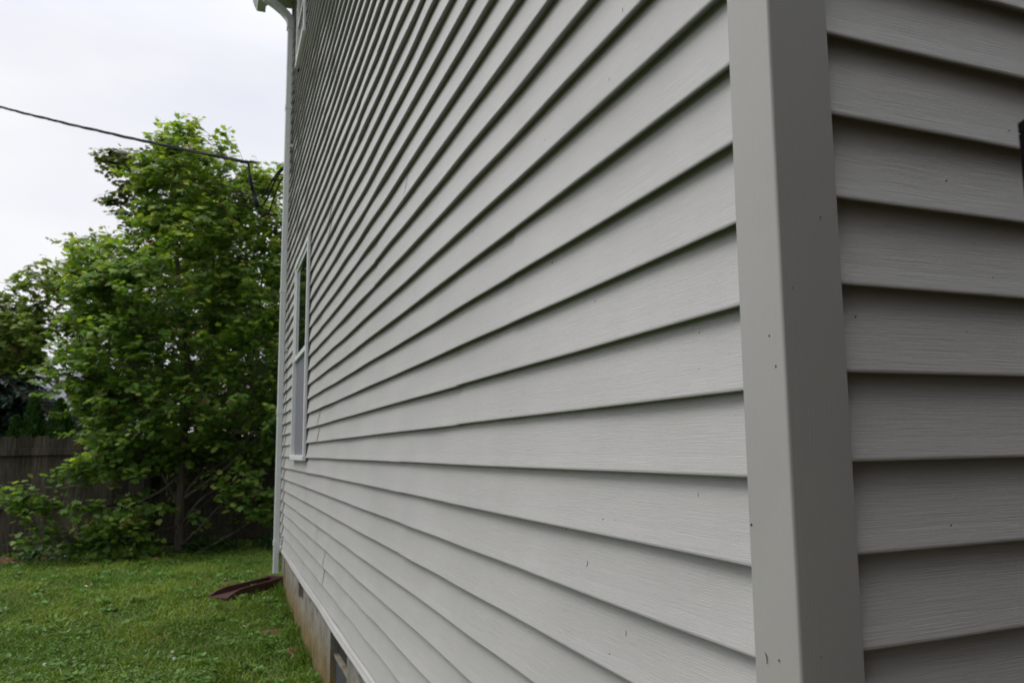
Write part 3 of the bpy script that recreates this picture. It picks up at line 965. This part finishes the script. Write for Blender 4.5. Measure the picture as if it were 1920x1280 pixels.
# far conifers
def conifer(x, y, zt, w_, label, n_b=150):
    root = empty('spruce_tree', (x, y, -1.3))
    tag(root, label, 'tree', 'distant spruces')
    mb = MB(); mb.tube([(x, y, -1.35), (x, y, zt)], [.16, .015], 7)
    C, T, Nn, S = [], [], [], []
    for k in range(n_b):
        u = random.random()**.85
        z = 0.2 + u*(zt-.2); L = w_*.5*(1-u)**.8*random.uniform(.55, 1.1) + .12
        a = random.uniform(0, 6.283)
        d = Vector((math.cos(a), math.sin(a), 0))
        pts = [Vector((x, y, z)) + d*L*s_ + Vector((0, 0, .25*L*math.sin(s_*2.4) - .28*L*s_)) for s_ in (0, .35, .7, 1)]
        mb.tube(pts, [.02, .014, .009, .004], 4)
        for s_ in np.linspace(.15, 1, int(8+L*16)):
            p = Vector((x, y, z)) + d*L*s_ + Vector((0, 0, .25*L*math.sin(s_*2.4) - .28*L*s_))
            for q in range(5):
                sd_ = Vector((-d.y, d.x, 0))*random.choice((-1, 1))
                tt = d*random.uniform(.1, .8) + sd_*random.uniform(.2, 1) + Vector((0, 0, random.uniform(-.9, .2)))
                C.append(tuple(p)); T.append(tuple(tt)); Nn.append((random.gauss(0, .4), random.gauss(0, .4), 1)); S.append(random.uniform(.12, .26))
    child(mb.build('trunk', M_bark), root)
    n_ = len(C); v = rng.uniform(.7, 1.3, n_)[:, None]
    leaves(np.array(C), np.array(T), np.array(Nn), np.array(S), np.array([.022, .042, .030])*v, 'crown', M_needle, root, BLADE*np.array([.22, 1]), BLADE_F, .05)
conifer(-5.9, 26, 4.0, 3.6, 'dark thin spruce far behind the arborvitae with a bare pointed top')
conifer(-6.9, 26.5, 4.5, 4.2, 'dark round shouldered spruce cut by the left edge of the frame', 190)
conifer(-4.6, 33, 3.3, 3.0, 'small distant spruce beside the grey roofed neighbour house', 110)

# distant broad trees closing the view behind the maples
def far_tree(x, y, zt, w_, label, tint):
    root = empty('background_tree', (x, y, -1.3))
    tag(root, label, 'tree', 'distant background trees')
    mb = MB(); mb.tube([(x, y, -1.4), (x+.1, y, zt*.3), (x, y, zt*.75)], [.18, .13, .04], 8)
    for k in range(14):
        a = random.uniform(0, 6.28); z = random.uniform(.1, .6)*zt
        mb.tube([(x, y, z), (x+math.cos(a)*w_*.2, y+math.sin(a)*w_*.2, z+.5), (x+math.cos(a)*w_*.38, y+math.sin(a)*w_*.38, z+1.1)], [.05, .03, .01], 5)
    child(mb.build('trunk', M_bark), root)
    C = []
    cl = [(random.uniform(0, 6.28), random.random()**.5*w_*.42, random.uniform(.15, 1)*zt) for _ in range(80)]
    for a, r_, z in cl:
        f = math.sqrt(max(.05, 1-((z/zt-.45)/.6)**2))
        c = np.array([x+math.cos(a)*r_*f, y+math.sin(a)*r_*f, z])
        C.append(c + rng.normal(0, .28, (90, 3)))
    C = np.concatenate(C); n_ = len(C)
    T = rng.normal(0, 1, (n_, 3)); T[:, 2] -= .5
    Nn = rng.normal(0, .5, (n_, 3)); Nn[:, 2] += 1
    S = rng.uniform(.06, .12, n_)
    leaves(C, T, Nn, S, np.array(tint)*rng.uniform(.7, 1.3, n_)[:, None], 'crown', M_maple, root)
far_tree(-.8, 19.0, 5.0, 4.6, 'broad dark tree behind the fence hidden by the tall bushy maple', (.035, .06, .018))
far_tree(2.6, 21.0, 3.4, 4.0, 'round tree beyond the far corner of the house', (.035, .06, .02))

# ------------------------------------------------------------------ fence
FY = 11.6
fence = empty('wooden_fence', (-1.3, FY, -1.2))
tag(fence, 'weathered dark board fence with horizontal rails behind the maple', 'fence')
def picket_panel(xa, xb, yo, seed):
    mb = MB(); r = random.Random(seed)
    x = xa
    while x < xb - .05:
        w_ = .183 - (r.uniform(.000, .003) if seed == 1 else 0)
        dz = r.uniform(-.012, .012); yy = FY + yo + r.uniform(-.003, .003)
        lean = r.uniform(-.004, .004)
        zt = .30 + dz; zb = -1.24
        c = .035
        prof = [(x, zb), (x+w_, zb), (x+w_+lean, zt-c), (x+w_-c+lean, zt), (x+c+lean, zt), (x+lean, zt-c)]
        base = len(mb.v)
        mb.v += [(a, yy, z) for a, z in prof] + [(a, yy+.018, z) for a, z in prof]
        mb.f.append(tuple(range(base, base+6)))
        mb.f.append(tuple(range(base+6, base+12))[::-1])
        for i in range(6):
            j = (i+1) % 6
            mb.f.append((base+i, base+i+6, base+j+6, base+j))
        x += .183
    child(mb.build('picket_panel', M_fence), fence)
XP = -1.46
# unseen board fence added behind the camera to darken and brown the gable end
pf = empty('added_shade_fence', (2.0, -1.42, -1.3))
tag(pf, 'brown board fence added behind the camera to shade the gable end', 'fence')
mb = MB(); x = -.42
while x < 5.5:
    mb.box(x, x+.138, -1.44, -1.42, -1.45, 1.05 + random.uniform(-.01, .01)); x += .14
M_pf = plain('brown fence board', (.10, .058, .034), .9, .3, 9, .5, 30)
child(mb.build('picket_panel', M_pf), pf)
for z_ in (-1.1, -.1, .8):
    mb = MB(); mb.box(-.42, 5.5, -1.419, -1.38, z_, z_+.09); child(mb.build('rail', M_pf), pf)
picket_panel(-5.1, XP-.02, 0, 1)
picket_panel(XP+.1, 3.4, .05, 2)
for (xa, xb, yo, zs) in ((-5.1, XP-.02, 0, ((.06, .15), (-.60, -.52), (-1.14, -1.03))), (XP+.1, 3.4, .05, ((.03, .13), (-.62, -.52), (-1.13, -1.02)))):
    for z0_, z1_ in zs:
        mb = MB(); mb.bbox(xa, xb, FY+yo-.042, FY+yo-.004, z0_, z1_, .004)
        child(mb.build('rail', M_fence), fence)
for xp in (-4.7, XP, 1.1, 3.5):
    mb = MB(); mb.bbox(xp-.0, xp+.095, FY-.03, FY+.07, -1.4, .34, .006)
    mb.add([(xp, FY-.03, .339), (xp+.095, FY-.03, .339), (xp+.095, FY+.07, .339), (xp, FY+.07, .339), (xp+.047, FY+.02, .37)], [(0,1,4),(1,2,4),(2,3,4),(3,0,4)])
    child(mb.build('post', M_fence), fence)

# ------------------------------------------------------------------ neighbour houses
def nhouse(x0, x1, y0, y1, ze, zr, wallc, roofc, label, ridge='x', base=-1.4):
    root = empty('neighbour_house', ((x0+x1)/2, y0, base))
    tag(root, label, 'house', 'houses beyond the fence')
    wm = plain('neighbour wall', wallc, .7, .05, 2); rm = plain('neighbour roof', roofc, .9, .15, 6, .4, 20)
    mb = MB(); mb.box(x0, x1, y0, y1, base, ze)
    z = base
    while z < ze:
        mb.box(x0-.012, x1+.012, y0-.012, y0-.0005, z+.004, min(z+.10, ze)); z += .12
    child(mb.build('wall', wm), root)
    o_ = .35
    mb = MB()
    if ridge == 'x':
        ym = (y0+y1)/2
        for ye in (y0-o_, y1+o_):
            mb.sweep([(0, 0), (1, 0), (1, 1), (0, 1)], [((x0-o_, ye, ze), (0, ym-ye, zr-ze), (0, 0, .09)), ((x1+o_, ye, ze), (0, ym-ye, zr-ze), (0, 0, .09))])
    roof = child(mb.build('roof', rm), root)
    for xx in (x0, x1-.1):
        mb = MB()
        mb.add([(xx, y0, ze), (xx, y1, ze), (xx, ym, zr-.05), (xx+.1, y0, ze), (xx+.1, y1, ze), (xx+.1, ym, zr-.05)], [(0,1,2),(3,5,4),(0,3,4,1),(1,4,5,2),(2,5,3,0)])
        child(mb.build('gable', wm), root)
    mb = MB(); mb.bbox(x0-o_, x1+o_, y0-o_-.12, y0-o_-.005, ze-.06, ze+.08, .01)
    child(mb.build('gutter', M_white), root)
    for i in range(3):
        xw = x0 + (x1-x0)*(.2+.3*i)
        mb = MB(); mb.bbox(xw-.5, xw+.5, y0-.05, y0-.013, ze-1.5, ze-.4, .01)
        wf = child(mb.build('window', M_white), root)
        mb = MB(); mb.box(xw-.42, xw+.42, y0-.054, y0-.0505, ze-1.42, ze-.48)
        o = mb.build('pane', M_glass); o.parent = wf
nhouse(-8.6, -3.4, 35, 42, 1.24, 3.45, (.55, .55, .52), (.16, .165, .185), 'low neighbour house with a grey shingle roof glimpsed between maple leaves')
nhouse(-16, -6.9, 33, 40, 1.9, 2.6, (.045, .048, .06), (.03, .03, .035), 'dark slate clad outbuilding behind the arborvitae at the left edge')
nhouse(-.9, 5.5, 40, 47, 2.5, 4.0, (.62, .52, .48), (.25, .2, .19), 'pale pinkish house seen through the leaves next to the downspout')

# ------------------------------------------------------------------ lawn
def soil_mound(x, y, rx_, ry_, h, label):
    n_ = 22; r = random.Random((x*100+y).__hash__())
    V = []; F = []
    for i in range(6):
        rr = i/5
        for k in range(n_):
            a = 2*math.pi*k/n_
            ir = 1 + .16*math.sin(3*a+x) + .1*math.sin(7*a+y)
            px_, py_ = x + rr*rx_*ir*math.cos(a), y + rr*ry_*ir*math.sin(a)
            V.append((px_, py_, float(gz(px_, py_)) + h*(1-rr**2)**1.2 - .008*rr + r.uniform(-.1, .1)*h))
    for i in range(5):
        for k in range(n_):
            a = i*n_+k; b_ = i*n_+(k+1) % n_
            F.append((a, a+n_, b_+n_, b_))
    mb = MB(); mb.add(V, F)
    o = mb.build('soil_mound', M_soil, smooth=True)
    tag(o, label, 'soil', 'bare soil patches in the lawn')
    return (x, y, rx_, ry_)
MOUNDS = [
 soil_mound(-2.72, 10.55, .19, .13, .085, 'largest orange soil mound at the foot of the fence at the left edge'),
 soil_mound(-2.38, 10.55, .12, .09, .06, 'small orange soil mound right beside the largest one by the fence'),
 soil_mound(-1.18, 10.1, .14, .08, .03, 'flat reddish soil patch on the lawn in front of the maple trunk'),
 soil_mound(-.16, 5.95, .10, .13, .018, 'round reddish bare soil patch close to the foundation below the splash block'),
 soil_mound(-.03, 5.3, .07, .22, .02, 'dark bare soil strip against the foot of the foundation'),
 soil_mound(-.44, 4.62, .16, .10, .02, 'reddish torn soil patch with straw at the bottom edge of the frame'),
 soil_mound(-.45, 8.0, .16, .1, .015, 'faint bare patch in the lawn behind the splash block'),
]
def lawn():
    n_ = 190000
    # more blades close to the house where they show larger
    y = 3.2 + (12.6-3.2)*rng.uniform(0, 1, n_)**1.25
    x = -4.2 + 4.25*rng.uniform(0, 1, n_)
    far = rng.uniform(0, 1, n_) < .08
    x = np.where(far & (y > 7.9), rng.uniform(0, 2.5, n_), x)
    keep = (x < .03) | (y > 7.8)
    # only the wedge the place shows plus a margin
    keep &= x > -.75 - (y-2.2)*.42
    dens = .5 + .5*np.sin(x*3.1+1.3*np.sin(y*2.2))*np.sin(y*2.7+1.1*np.sin(x*2.9))
    dens2 = .5 + .5*np.sin(x*9.3+1.7*np.sin(y*7.2))*np.sin(y*8.7+1.4*np.sin(x*8.9))
    keep &= rng.uniform(0, 1, n_) < .55 + .3*dens + .35*dens2
    for (mx, my, a, b_) in MOUNDS:
        d = ((x-mx)/a)**2 + ((y-my)/b_)**2
        keep &= (d > .75) | (rng.uniform(0, 1, n_) < .10)
    u_, v_ = (x+.26)*math.cos(R(42)) + (y-7.36)*math.sin(R(42)), -(x+.26)*math.sin(R(42)) + (y-7.36)*math.cos(R(42))
    keep &= ~((np.abs(v_) < .13) & (u_ > -.40) & (u_ < .35))
    x, y, dens, dens2 = x[keep], y[keep], dens[keep], dens2[keep]
    n_ = len(x)
    z = gz(x, y)
    h = rng.uniform(.012, .036, n_)*(.6+.8*dens2)
    cl = np.sin(x*17+2*np.sin(y*13))*np.sin(y*15+2*np.sin(x*19))
    h = h*(1+.9*np.clip(cl-.25, 0, 1))
    tall = rng.uniform(0, 1, n_) < .02
    h = np.where(tall, h*2.2, h)
    wd = rng.uniform(.0025, .005, n_)
    a = rng.uniform(0, 2*np.pi, n_)
    lx, ly = rng.normal(0, .9, n_)*h, rng.normal(0, .9, n_)*h
    dx, dy = np.cos(a)*wd, np.sin(a)*wd
    P0 = np.stack([x-dx, y-dy, z-.004], 1); P1 = np.stack([x+dx, y+dy, z-.004], 1)
    P2 = np.stack([x+dx*.7+lx*.45, y+dy*.7+ly*.45, z+h*.62], 1); P3 = np.stack([x-dx*.7+lx*.45, y-dy*.7+ly*.45, z+h*.62], 1)
    P4 = np.stack([x+lx*1.2, y+ly*1.2, z+h*.95], 1)
    V = np.stack([P0, P1, P2, P3, P4], 1).reshape(-1, 3)
    b0 = (np.arange(n_)*5)[:, None]
    F = np.concatenate([b0+np.array([[0, 1, 2]]), b0+np.array([[0, 2, 3]]), b0+np.array([[3, 2, 4]])], 0)
    pale = np.clip(.25+.9*(dens-.4)+rng.normal(0, .25, n_), 0, 1)[:, None]
    col = np.array([.098, .195, .026])*(1-pale) + np.array([.24, .32, .048])*pale
    dry = np.sin(x*1.7+2.2*np.sin(y*.9+1))*np.sin(y*1.5+1.8*np.sin(x*1.3+2))
    straw = rng.uniform(0, 1, n_) < .03 + .22*np.clip(dry-.35, 0, 1)
    col[straw] = (.22, .17, .075)
    col *= rng.uniform(.7, 1.25, n_)[:, None]
    g = np_mesh('grass', V, F, M_grassb, None, np.repeat(col, 5, axis=0))
    tag(g, 'patchy green lawn grass beside the house', 'grass', kind='stuff')
    # clover and broad weeds
    n_ = 60000
    y = 3.2 + (11.8-3.2)*rng.uniform(0, 1, n_)**1.4; x = -4.2 + 4.2*rng.uniform(0, 1, n_)
    f = np.sin(x*2.3+2*np.sin(y*1.1))*np.sin(y*1.9+2*np.sin(x*1.7)) + .4*np.sin(x*7+y*5)
    keep = (f > .05) & (x > -.75-(y-2.2)*.42)
    for (mx, my, a, b_) in MOUNDS: keep &= (((x-mx)/a)**2 + ((y-my)/b_)**2 > 1)
    keep &= ((x+.26)**2 + (y-7.36)**2 > .42**2)
    x, y = x[keep], y[keep]; n_ = len(x)
    C = np.stack([x, y, gz(x, y)+rng.uniform(.015, .045, n_)], 1)
    T = np.stack([rng.normal(0, 1, n_), rng.normal(0, 1, n_), rng.normal(0, .25, n_)], 1)
    Nn = np.stack([rng.normal(0, .3, n_), rng.normal(0, .3, n_), np.ones(n_)], 1)
    # broad leaved weeds in loose rosettes
    nr = 420
    wy_ = 3.3 + 7.6*rng.uniform(0, 1, nr)**1.3; wx_ = -4.0 + 4.0*rng.uniform(0, 1, nr)
    ok = wx_ > -.75-(wy_-2.2)*.42
    wx_, wy_ = wx_[ok], wy_[ok]; nr = len(wx_); m_ = 14
    aa = rng.uniform(0, 2*np.pi, (nr, m_)); rr = rng.uniform(.005, .05, (nr, m_))
    X_ = (wx_[:, None]+rr*np.cos(aa)).ravel(); Y_ = (wy_[:, None]+rr*np.sin(aa)).ravel()
    C = np.concatenate([C, np.stack([X_, Y_, gz(X_, Y_)+rng.uniform(.012, .04, nr*m_)], 1)])
    T = np.concatenate([T, np.stack([np.cos(aa).ravel(), np.sin(aa).ravel(), rng.uniform(-.2, .7, nr*m_)], 1)])
    Nn = np.concatenate([Nn, np.stack([rng.normal(0, .3, nr*m_), rng.normal(0, .3, nr*m_), np.ones(nr*m_)], 1)])
    big_ = np.concatenate([np.ones(n_), np.full(nr*m_, 2.1)])
    n_ = len(C)
    v = rng.uniform(.6, 1.4, n_)[:, None]
    o = leaves(C, T, Nn, big_*rng.uniform(.009, .019, n_), np.array([.10, .20, .035])*v, 'clover', M_grassb, None, BLADE*np.array([.8, 1]), BLADE_F, .1)
    tag(o, 'low clover and broad leaved weeds among the lawn grass', 'clover', kind='stuff')
lawn()
# untrimmed tufts along the foot of the foundation
n_ = 2600
y = 3.2 + 4.4*rng.uniform(0, 1, n_); x = .02 - np.abs(rng.normal(0, .035, n_))
k_ = np.sin(y*9)+np.sin(y*23+1)+rng.normal(0, .5, n_) > .1
x, y = x[k_], y[k_]; n_ = len(x)
C = np.stack([x, y, gz(x, y)-.003], 1)
T = np.stack([rng.normal(-.25, .35, n_), rng.normal(0, .35, n_), np.ones(n_)], 1)
Nn = np.stack([rng.normal(-1, .5, n_), rng.normal(0, .8, n_), np.zeros(n_)], 1)
o = leaves(C, T, Nn, rng.uniform(.04, .11, n_), np.array([.12, .20, .03])*rng.uniform(.5, 1.3, n_)[:, None], 'tall_grass', M_grassb, None, BLADE*np.array([.07, 1]), BLADE_F, .25)
tag(o, 'longer untrimmed grass tufts against the foundation', 'grass', kind='stuff')
# weeds along the foot of the fence
n_ = 9000
x = rng.uniform(-4.2, .6, n_); y = rng.normal(10.95, .28, n_)
hh = rng.uniform(.0, .17, n_)*(.5+.5*np.sin(x*5+2*np.sin(x*2.3)))
C = np.stack([x, y, gz(x, y)+hh], 1)
T = np.stack([rng.normal(0, 1, n_), rng.normal(-.3, .8, n_), rng.normal(-.1, .4, n_)], 1)
Nn = np.stack([rng.normal(0, .4, n_), rng.normal(-.2, .4, n_), np.ones(n_)], 1)
o = leaves(C, T, Nn, rng.uniform(.03, .065, n_), np.array([.035, .075, .016])*rng.uniform(.6, 1.3, n_)[:, None], 'weeds', M_grassb, None, BLADE*np.array([.5, 1]), BLADE_F, .15)
tag(o, 'leafy undergrowth along the foot of the fence below the maple', 'weeds', kind='stuff')

# small pale things lying in the lawn
M_pale = plain('dry leaf', (.42, .36, .24), .8, .15, 20)
M_flower = plain('clover flower', (.36, .35, .28), .8, .1)
def dry_leaf(x, y, s_, label):
    mb = MB(); z = float(gz(x, y)) + .035
    ring = [(x + s_*l[0]*(1+.1*math.sin(i)), y + s_*(l[1]-.5), z + .25*s_*abs(l[0])*1.5 + .006*math.sin(i*2)) for i, l in enumerate(LEAF)]
    mb.add(ring, [tuple(f) for f in LEAF_F]); 
    o = mb.build('dry_leaf', M_pale); tag(o, label, 'leaf', 'dry leaves on the lawn')
    md = o.modifiers.new('t', 'SOLIDIFY'); md.thickness = .001
dry_leaf(-1.62, 8.15, .06, 'pale curled dry leaf lying on the lawn left of the splash block')
dry_leaf(-.33, 6.1, .03, 'tiny pale dry leaf near the bare patch by the foundation')
import bmesh
fl = None
for i, (x, y, lab) in enumerate(((-.78, 5.35, 'white clover flower lowest in the lawn near the bottom edge'), (-.80, 5.62, 'white clover flower just behind the lowest one'), (-1.52, 5.5, 'white clover flower furthest left in the lawn'))):
    if fl is None:
        bm = bmesh.new(); bmesh.ops.create_icosphere(bm, subdivisions=2, radius=.011)
        for v in bm.verts:
            v.co *= 1 + .25*((v.index % 3) - 1)
            v.co.z = v.co.z*.85 + .0
        me = bpy.data.meshes.new('clover_flower'); bm.to_mesh(me); bm.free(); me.materials.append(M_flower)
        fl = bpy.data.objects.new('clover_flower', me); o = fl
    else: o = fl.copy()
    COL.objects.link(o); o.location = (x, y, float(gz(x, y)) + .045)
    tag(o, lab, 'flower', 'clover flowers in the lawn')

# ------------------------------------------------------------------ bits of plant debris stuck to the house
M_bit = plain('dried bit', (.07, .045, .025), .8, .3, 50)
BL = [(0.118, 0.072, 's'), (0.196, 0.184, 's'), (0.484, -0.076, 'd'), (0.442, -0.074, 'd'), (0.21, -0.026, 's'), (0.41, 0.244, 'd'), (0.378, 0.156, 'd'), (0.809, 0.281, 'd'), (1.079, 0.28, 'd'), (1.315, 0.32, 'd'), (0.518, 0.285, 's'), (0.711, 0.394, 'd'), (0.612, 0.623, 's'), (0.425, 0.639, 's'), (0.717, 0.643, 'd'), (0.836, 0.449, 's'), (0.368, 0.731, 's'), (0.669, 0.091, 's'), (0.557, -0.155, 's'), (0.903, -0.092, 'd'), (0.186, 0.137, 'd'), (1.441, 0.794, 's'), (1.24, 0.589, 's'), (0.664, -0.105, 's'), (0.921, 0.118, 'd'), (0.47, -0.281, 'd'), (0.425, -0.242, 's'), (1.146, 0.721, 's')]
BR = [(0.111, 0.185, 'd'), (0.088, 0.371, 'd'), (0.389, 0.449, 'd'), (0.317, 0.291, 'd'), (0.335, 0.245, 'd'), (0.23, -0.06, 'd'), (0.27, 0.367, 'd'), (0.287, 0.174, 'd')]
BP = [(0.014, 0.158, 'd'), (0.005, 0.123, 'd'), (0.063, -0.051, 'd'), (0.045, -0.192, 's'), (0.024, -0.19, 'd')]
BQ = [(0.016, -0.182, 'd'), (0.048, 0.292, 'd'), (0.004, 0.208, 'd')]
mb = MB(); mb.tube([(-.0006, -.0010, .0016), (.0, .0, 0), (-.0004, .0004, -.0016)], [.0004, .0011, .0005], 6); speck = mb.build('debris_speck', M_bit)
mb = MB(); mb.tube([(-.0008, .0006, .0065), (-.0002, -.0004, .002), (-.0003, .0002, -.003), (-.0008, .001, -.0065)], [.0003, .0006, .0005, .0004], 5); husk = mb.build('debris_husk', M_bit)
used = {'d': False, 's': False}
def stick(kind, loc, rot, label, group):
    src = speck if kind == 'd' else husk
    o = src if not used[kind] else src.copy()
    if used[kind]: COL.objects.link(o)
    used[kind] = True
    o.location = loc; o.rotation_euler = rot
    o.scale = [random.uniform(.45, .95)]*3
    tag(o, label, 'plant debris', group)
def depth(z): return D_*((z/E_) % 1.0)
for (y, z, k) in BL:
    stick(k, (depth(z)-.0012, y, z), (random.uniform(-.5, .5) if k == 's' else random.uniform(-2, 2), 0, 0),
          'tiny dark speck of plant debris stuck on the lit side siding' if k == 'd' else 'short dry grass clipping stuck on the lit side siding', 'debris specks on the lit siding' if k == 'd' else 'grass clippings on the lit siding')
for (x, z, k) in BR:
    stick(k, (x, depth(z-.0168)-.0012, z), (0, random.uniform(-1, 1), 1.57), 'tiny dark speck of plant debris stuck on the shaded gable siding', 'debris specks on the shaded siding')
for (y, z, k) in BP:
    stick(k, (-.0112, y, z), (random.uniform(-.4, .4), 0, 0), 'tiny dark speck of debris on the lit face of the corner post' if k == 'd' else 'short brown clipping low on the lit face of the corner post', 'debris specks on the lit post face' if k == 'd' else None)
for (x, z, k) in BQ:
    stick(k, (x, -.0112, z), (0, .2, 1.57), 'tiny dark speck of debris on the shaded face of the corner post', 'debris specks on the shaded post face')
